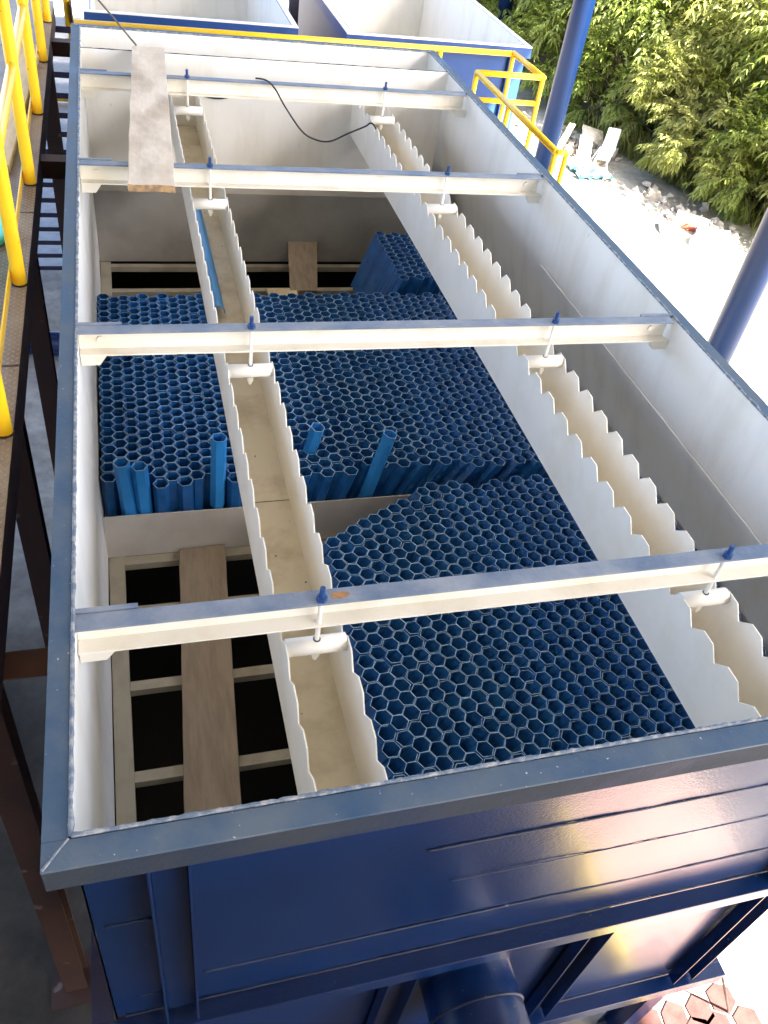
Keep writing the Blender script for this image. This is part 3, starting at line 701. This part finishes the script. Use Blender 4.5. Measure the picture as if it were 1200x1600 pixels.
def sack(x, y, rx, ry, h, label, m, rot=0.):
    mb = MB(); vs = []; fs = []; nu, nv = 22, 9
    for j in range(nv + 1):
        ph = pi / 2 * j / nv
        for i in range(nu):
            th = 2 * pi * i / nu; cx_ = abs(cos(th)) ** .6 * (1 if cos(th) > 0 else -1); sy_ = abs(sin(th)) ** .6 * (1 if sin(th) > 0 else -1)
            q = Vector((cx_ * rx * cos(ph) ** .5, sy_ * ry * cos(ph) ** .5, h * sin(ph) ** .8))
            q *= 1 + .16 * noise.noise(q * 7 + Vector((x, y, 0)))
            c, s_ = cos(rot), sin(rot); vs.append((x + q.x * c - q.y * s_, y + q.x * s_ + q.y * c, GZ + q.z))
    fs = [(j * nu + i, j * nu + (i + 1) % nu, (j + 1) * nu + (i + 1) % nu, (j + 1) * nu + i) for j in range(nv) for i in range(nu)] + [tuple(range(nu))[::-1]]
    o = MB().add(vs, fs).build('sack', m, smooth=True); recentre(o); return tag(o, label, 'sack')
sack(8.35, 9.15, .32, .20, .14, 'dusty white sack slumped beside the pipe offcuts', M['white_plastic'], .5)
sack(7.92, 9.55, .22, .16, .10, 'crumpled pale sack at the edge of the sunlit ground by the pipe offcuts', M['sack'], 1.2)
def board(P, th, m, label, nm='board'):
    a, b, c, d = [Vector(q) for q in P]; n_ = (b - a).cross(d - a).normalized() * th
    o = MB().prism([a, b, c, d], n_).build(nm, m, bevel=.004); recentre(o); return tag(o, label, 'board')
board([(7.60, 12.2, GZ + .01), (7.78, 12.1, GZ + .01), (7.80, 12.25, GZ + .36), (7.61, 12.35, GZ + .36)], .03, M['white_plastic'], 'white board leaning in the rubble behind the turquoise sheeting')
board([(7.75, 12.55, GZ + .30), (8.15, 12.45, GZ + .12), (8.2, 12.7, GZ + .30), (7.85, 12.8, GZ + .36)], .03, M['wood_old'], 'grey broken board propped over the rubble under the leaves')
board([(7.2, 12.35, GZ + .05), (7.27, 12.28, GZ + .05), (7.62, 12.62, GZ + .42), (7.55, 12.7, GZ + .42)], .03, M['wood_pale'], 'narrow pale stick of wood leaning beside the blue column', 'wood_batten')
board([(7.70, 11.95, GZ + .01), (8.05, 12.05, GZ + .01), (8.04, 12.12, GZ + .02), (7.69, 12.02, GZ + .02)], .03, M['wood_pale'], 'pale wood batten lying on the sunlit ground in front of the rubble', 'wood_batten')
ch = root('chair', (8.08, 12.25, GZ), 'broken white plastic chair tipped back against the bushes', 'chair')
def slab(P, th, nm, mm=None):
    a, b, c, d = [Vector(q) for q in P]; n_ = (b - a).cross(d - a).normalized() * th; MB().prism([a, b, c, d], n_).build(nm, mm or M['white_plastic'], ch, bevel=.004)
slab([(7.98, 12.2, GZ + .22), (8.20, 12.12, GZ + .22), (8.30, 12.28, GZ + .50), (8.11, 12.36, GZ + .50)], .02, 'backrest')
slab([(7.80, 12.0, GZ + .10), (8.02, 11.92, GZ + .10), (8.20, 12.12, GZ + .22), (7.98, 12.2, GZ + .22)], .02, 'seat')
for a, b in (((7.98, 12.2, GZ + .24), (7.86, 12.22, GZ)), ((8.20, 12.12, GZ + .24), (8.12, 12.1, GZ)), ((7.82, 12.0, GZ + .10), (7.74, 11.9, GZ)), ((8.0, 11.93, GZ + .10), (7.96, 11.82, GZ))):
    MB().tube([a, b], .018, 8).build('leg', M['white_plastic'], ch)
# crumpled sheeting
def sheet(x0, x1, y0, y1, label, seed, h=.12, z=GZ):
    mb = MB(); mb.panel((x0, y0, z + .012), (x1 - x0, 0, 0), (0, y1 - y0, 0), 26, 26, lambda a, b: (.08 * noise.noise(Vector((a * 4, b * 4, seed))), .08 * noise.noise(Vector((a * 4, b * 4, seed + 5))), h * abs(noise.noise(Vector((a * 3.3, b * 3.3, seed + 9)))) + .03 * abs(noise.noise(Vector((a * 9, b * 9, seed))))))
    o = mb.build('plastic_sheet', M['tarp'], smooth=True); so = o.modifiers.new('solid', 'SOLIDIFY'); so.thickness = .004
    recentre(o); return tag(o, label, 'sheet')
sheet(7.25, 7.85, 11.35, 11.95, 'crumpled turquoise plastic sheet on the sunlit ground below the broken chair', 2.)
sheet(6.35, 6.75, 12.8, 13.5, 'crumpled turquoise plastic sheet partly hidden behind the blue column', 4.)
ro = MB().tube([(3.03, -.02, GZ + .004), (2.50, -.03, -2.19)], .007, 8).build('steel_rod', M['rust']); recentre(ro); tag(ro, 'thin bare steel rod leaning against the lower corner of the tank above the red stones', 'rod')
sheet(-.95, -.35, 10.2, 10.9, 'crumpled turquoise sheet on the ground seen between walkway and tank', 7.)
lying_pipe('blue_pipe', (-1.6, 9.25, GZ + .09), (.4, 9.1, GZ + .09), .09, M['blue'], 'dark blue pipe lying across the ground beyond the stair foot', 'pipe')
lying_pipe('blue_pipe', (-1.3, 6.75, GZ + .12), (-.45, 6.65, GZ + .12), .12, M['blue'], 'short thick blue pipe lying under the walkway beside the tank', 'pipe')
# rubble
rb = random.Random(8); mb = MB()
for k in range(240):
    if k < 150: x, y = rb.gauss(7.75, .45), rb.gauss(12.7, .35)
    else:
        t_ = rb.random(); x, y = 7.9 + 1.0 * t_ + rb.gauss(0, .2), 11.4 - 2.2 * t_ + rb.gauss(0, .3)
    s_ = abs(rb.gauss(.035, .03)) + .012; q = [Vector((rb.gauss(0, 1), rb.gauss(0, 1), rb.gauss(0, 1))).normalized() * s_ * rb.uniform(.7, 1.2) for _ in range(9)]
    bm = bmesh.new(); [bm.verts.new(v + Vector((x, y, GZ + s_ * .5))) for v in q]; bmesh.ops.convex_hull(bm, input=bm.verts)
    bm.verts.ensure_lookup_table(); bm.verts.index_update(); mb.add([v.co[:] for v in bm.verts], [tuple(v.index for v in f.verts) for f in bm.faces]); bm.free()
tag(mb.build('rubble', M['rubble']), 'pale broken stones and concrete scattered at the foot of the bushes', 'rubble', kind='stuff')

# ------------------------------------------------------------------ trees
def leaflet(vs, fs, base, d, nrm, ln, wd, droop):
    side = d.cross(nrm).normalized() * wd; tip = base + d * ln - Vector((0, 0, droop * ln)); mid = base + d * ln * .45 + nrm * ln * .05
    n = len(vs); vs += [base, mid + side, tip, mid - side]; fs.append((n, n + 1, n + 2, n + 3))
def spray(vs, fs, p, d, ln, rnd, nl=8, size=.11):
    d = d.normalized(); up = Vector((0, 0, 1)); s = d.cross(up)
    if s.length < .1: s = Vector((1, 0, 0))
    s.normalize(); q = p.copy(); dirn = d.copy()
    for k in range(nl):
        dirn = (dirn + Vector((0, 0, -.10))).normalized(); q = q + dirn * ln / nl
        nr = s.cross(dirn).normalized()
        for sg in (-1, 1):
            ld_ = (s * sg * .8 + dirn * .75 + Vector((rnd.gauss(0, .15), rnd.gauss(0, .15), rnd.gauss(-.12, .15)))).normalized()
            leaflet(vs, fs, q, ld_, nr, size * rnd.uniform(.75, 1.25), size * .17, .25)
    leaflet(vs, fs, q, dirn, s.cross(dirn).normalized(), size * 1.2, size * .17, .3)
def tree(x, y, h, rad, seed, m, label, cat='tree', name='leafy_tree', nc=46, ns=22, low=.12, size=.12, group='trees on the sunlit side'):
    rnd = random.Random(seed); o = root(name, (x, y, GZ), label, cat, group)
    mb = MB(); pts = []; q = Vector((x, y, GZ - .02)); tr = max(.035, h * .022)
    for k in range(7): pts.append(q + Vector((rnd.gauss(0, .06), rnd.gauss(0, .06), 0)) * (k > 0) * h * .12); q = q + Vector((0, 0, h * .115))
    mb.tube(smooth_pts(pts, 3), [tr * (1 - .7 * i / (len(pts) * 3 - 3)) for i in range((len(pts) - 1) * 3 + 1)], 10)
    vs, fs = [], []
    for c in range(nc):
        th = rnd.uniform(0, 2 * pi); u = rnd.random() ** .8; zc = low * h + (h * (1 - low)) * u
        prof = (sin(pi * (.12 + .80 * u))) ** .7; rr = rad * prof * rnd.uniform(.55, 1.0)
        cc = Vector((x + rr * cos(th), y + rr * sin(th), GZ + zc)); base = pts[min(6, max(1, int(u * 6.5)))]
        mid = base.lerp(cc, .5) + Vector((0, 0, .12 * h * .3))
        mb.tube([base, mid, cc], [tr * .38, tr * .26, tr * .10], 6)
        out = (cc - Vector((x, y, GZ + h * .42))).normalized(); cr = rad * .30 * rnd.uniform(.7, 1.25)
        for s_ in range(ns):
            dv = (out * .9 + Vector((rnd.gauss(0, .6), rnd.gauss(0, .6), rnd.gauss(.15, .45)))).normalized()
            spray(vs, fs, cc + dv * cr * rnd.uniform(0, .75), dv, cr * rnd.uniform(.7, 1.3), rnd, rnd.choice((6, 7, 9)), size * rnd.uniform(.8, 1.2))
    mb.build('trunk', M['trunk'], o, smooth=True)
    me = bpy.data.meshes.new('crown'); me.from_pydata([v - Vector((x, y, GZ)) for v in vs], [], fs); me.materials.append(m); me.update()
    co = bpy.data.objects.new('crown', me); COL.objects.link(co); co.parent = o
    return o
TREES = [
 (10.9, 14.8, 5.6, 2.3, 1, 'leaf', 'dense green tree right behind the first blue column and the broken chair'),
 (12.0, 12.2, 6.0, 2.5, 2, 'leaf2', 'bright drooping tree in the middle of the green bank, above the sunlit rubble'),
 (12.3, 9.8, 5.6, 2.3, 3, 'leaf', 'broad leafy tree nearest the pipe offcuts, toward the picture edge'),
 (9.3, 17.6, 6.0, 2.3, 4, 'leaf', 'shadowed green tree just beyond the far tank corner and short blue column piece'),
 (14.2, 14.6, 8.0, 3.0, 5, 'leaf2', 'tall yellow green tree behind the bright drooping one'),
 (12.6, 18.6, 8.0, 3.2, 6, 'leaf', 'tall dark green tree at the top of the picture between the columns'),
 (15.3, 11.2, 7.5, 2.9, 7, 'leaf2', 'tall pale leaved tree at the upper corner of the picture'),
 (17.0, 16.5, 9.5, 3.6, 8, 'leaf', 'large tree far back filling the upper corner gap'),
 (9.4, 23.0, 7.0, 3.0, 9, 'leaf', 'distant tree showing between the tank and the first blue column'),
 (16.0, 23.5, 10.0, 4.0, 10, 'leaf', 'large distant tree behind the tall dark green one'),
 (5.6, 25.0, 7.0, 3.0, 12, 'leaf', 'distant tree beyond the far end of the tanks')]
for x, y, h, rd, sd, m_, lb in TREES:
    tree(x, y, h * .70, rd * 1.12, sd, M[m_], lb, nc=int(46 + rd * 13), ns=26, size=.135 if y < 16 else .18)
BUSH = [
 (8.55, 13.6, 1.5, .75, 21, 'leaf', 'low green bush behind the rubble and white board'),
 (9.0, 12.3, 1.7, .85, 22, 'leaf2', 'leafy bush beside the broken white chair'),
 (9.15, 11.1, 1.4, .75, 23, 'leaf2', 'yellow green bush at the edge of the white ground below the bright tree'),
 (9.65, 10.2, 1.5, .8, 24, 'leaf', 'green bush right behind the white pipe offcuts'),
 (10.0, 9.0, 1.3, .8, 25, 'leaf2', 'low bush by the blue column at the picture edge'),
 (8.3, 15.2, 1.5, .85, 26, 'leaf', 'dull green bush beside the yellow landing railing')]
for x, y, h, rd, sd, m_, lb in BUSH:
    tree(x + .25, y, h * .95, rd * 1.1, sd, M[m_], lb, 'bush', 'leafy_bush', nc=34, ns=18, low=.1, size=.11, group='bushes at the foot of the trees')
rg = random.Random(4); vs, fs = [], []
for k in range(5200):
    t_ = rg.random(); x, y = 8.2 + 1.7 * t_ + abs(rg.gauss(0, .5)), 13.6 - 5.2 * t_ + rg.gauss(0, .3)
    if k % 3 == 0: x, y = rg.uniform(9.2, 14), rg.uniform(7.2, 17)
    hh = rg.uniform(.06, .42) * (.5 + rg.random()); a = rg.uniform(0, 2 * pi); w_ = Vector((cos(a), sin(a), 0)) * rg.uniform(.004, .011); ln_ = Vector((rg.gauss(0, .3), rg.gauss(0, .3), 0)) * hh
    b = Vector((x, y, GZ)); n = len(vs); vs += [b - w_, b + w_, b + w_ * .8 + Vector((0, 0, hh * .6)) + ln_ * .4, b + Vector((0, 0, hh)) + ln_, b - w_ * .8 + Vector((0, 0, hh * .6)) + ln_ * .4]; fs.append((n, n + 1, n + 2, n + 3, n + 4))
me = bpy.data.meshes.new('grass'); me.from_pydata(vs, [], fs); me.materials.append(M['grass']); go = bpy.data.objects.new('grass', me); COL.objects.link(go)
tag(go, 'dry yellow green grass along the foot of the bushes', 'grass', kind='stuff')

# ------------------------------------------------------------------ camera
cam = bpy.data.cameras.new('camera'); co = bpy.data.objects.new('camera', cam); COL.objects.link(co)
co.location = CAM; co.rotation_euler = (.82204778, -.13037443, -.25043969)
cam.sensor_fit = 'VERTICAL'; cam.sensor_height = 36.; cam.lens = 1313.187 / 1600 * 36; cam.clip_start = .02; cam.clip_end = 1000
S.camera = co

# ------------------------------------------------------------------ tubes: the 290 that show largest are objects, the rest one bed
bpy.context.view_layer.update(); dg = bpy.context.evaluated_depsgraph_get()
mwi = co.matrix_world.inverted(); fx = 1313.187
def visible(s):
    seen = 0
    for dx, dy in ((0, 0), (.02, 0), (-.02, 0), (0, .02), (0, -.02)):
        p_ = Vector((s[0] + dx, s[1] + dy, TOP + .004)); c = mwi @ p_
        u, v = 600 - fx * c.x / c.z, 800 + fx * c.y / c.z
        if not (0 < u < 1200 and 0 < v < 1600): continue
        d_ = p_ - CAM; hit = S.ray_cast(dg, CAM, d_.normalized(), distance=d_.length - .002)
        seen += 0 if hit[0] else 1
    return seen / (mwi @ Vector((s[0], s[1], TOP))).length ** 2
rank = sorted(range(len(spots)), key=lambda i: -visible(spots[i]))
near = set(rank[:288])
lean_mesh = []
for k in range(6):
    mb = MB(); hexmesh(mb, 0, 0, -HT, 0, R(29), (k - 2.5) * .03, (k % 3 - 1) * .0018)
    o = mb.build('hex_tube', [M['tube'], M['tube_rim']]); lean_mesh.append(o.data); bpy.data.objects.remove(o)
LBL = 'blue hexagonal plastic tube packed level with its neighbours in the near block, open end up'
bed = MB(); rr2 = random.Random(6)
for i, (x, y, ln_, dz) in enumerate(spots):
    if i in near and ln_ > R(28) and y < 1.9:
        o = bpy.data.objects.new('hex_tube', lean_mesh[rr2.randrange(6)]); COL.objects.link(o); o.location = (x, y, TOP + dz)
        tag(o, LBL, 'tube', 'packed hexagonal tubes of the near block')
    else:
        hexmesh(bed, x, y, G + .002, TOP + dz, ln_, rr2.gauss(0, .05), rr2.gauss(0, .0016))
b = bed.build('packed_tube_bed', [M['tube'], M['tube_rim']])
tag(b, 'bed of hundreds of packed blue hexagonal tubes filling the tank beyond the near ones', 'tube bed', kind='stuff')

# ------------------------------------------------------------------ light
sd_ = Vector((4.75, -7.4, 8.5)).normalized()
el = math.asin(sd_.z); az = math.atan2(sd_.x, sd_.y)
w = bpy.data.worlds.new('World'); S.world = w; w.use_nodes = True; nt = w.node_tree
sky = nt.nodes.new('ShaderNodeTexSky'); sky.sky_type = 'NISHITA'; sky.sun_disc = False; sky.sun_elevation = el; sky.sun_rotation = az; sky.air_density = .7; sky.dust_density = 3.; sky.ozone_density = .6
nt.links.new(sky.outputs['Color'], nt.nodes['Background'].inputs['Color']); nt.nodes['Background'].inputs['Strength'].default_value = .07
sun = bpy.data.lights.new('sun', 'SUN'); sun.energy = 5.0; sun.angle = R(.5); sun.color = (1, .93, .82)
so = bpy.data.objects.new('sun', sun); COL.objects.link(so); so.rotation_euler = (-sd_).to_track_quat('-Z', 'Y').to_euler(); so.location = (20, -10, 30)
S.view_settings.view_transform = 'Standard'; S.view_settings.look = 'None'; S.view_settings.gamma = 1; S.view_settings.use_curve_mapping = False
S.view_settings.exposure = 4.0
S.cycles.max_bounces = 8; S.cycles.diffuse_bounces = 5; S.cycles.use_denoising = True
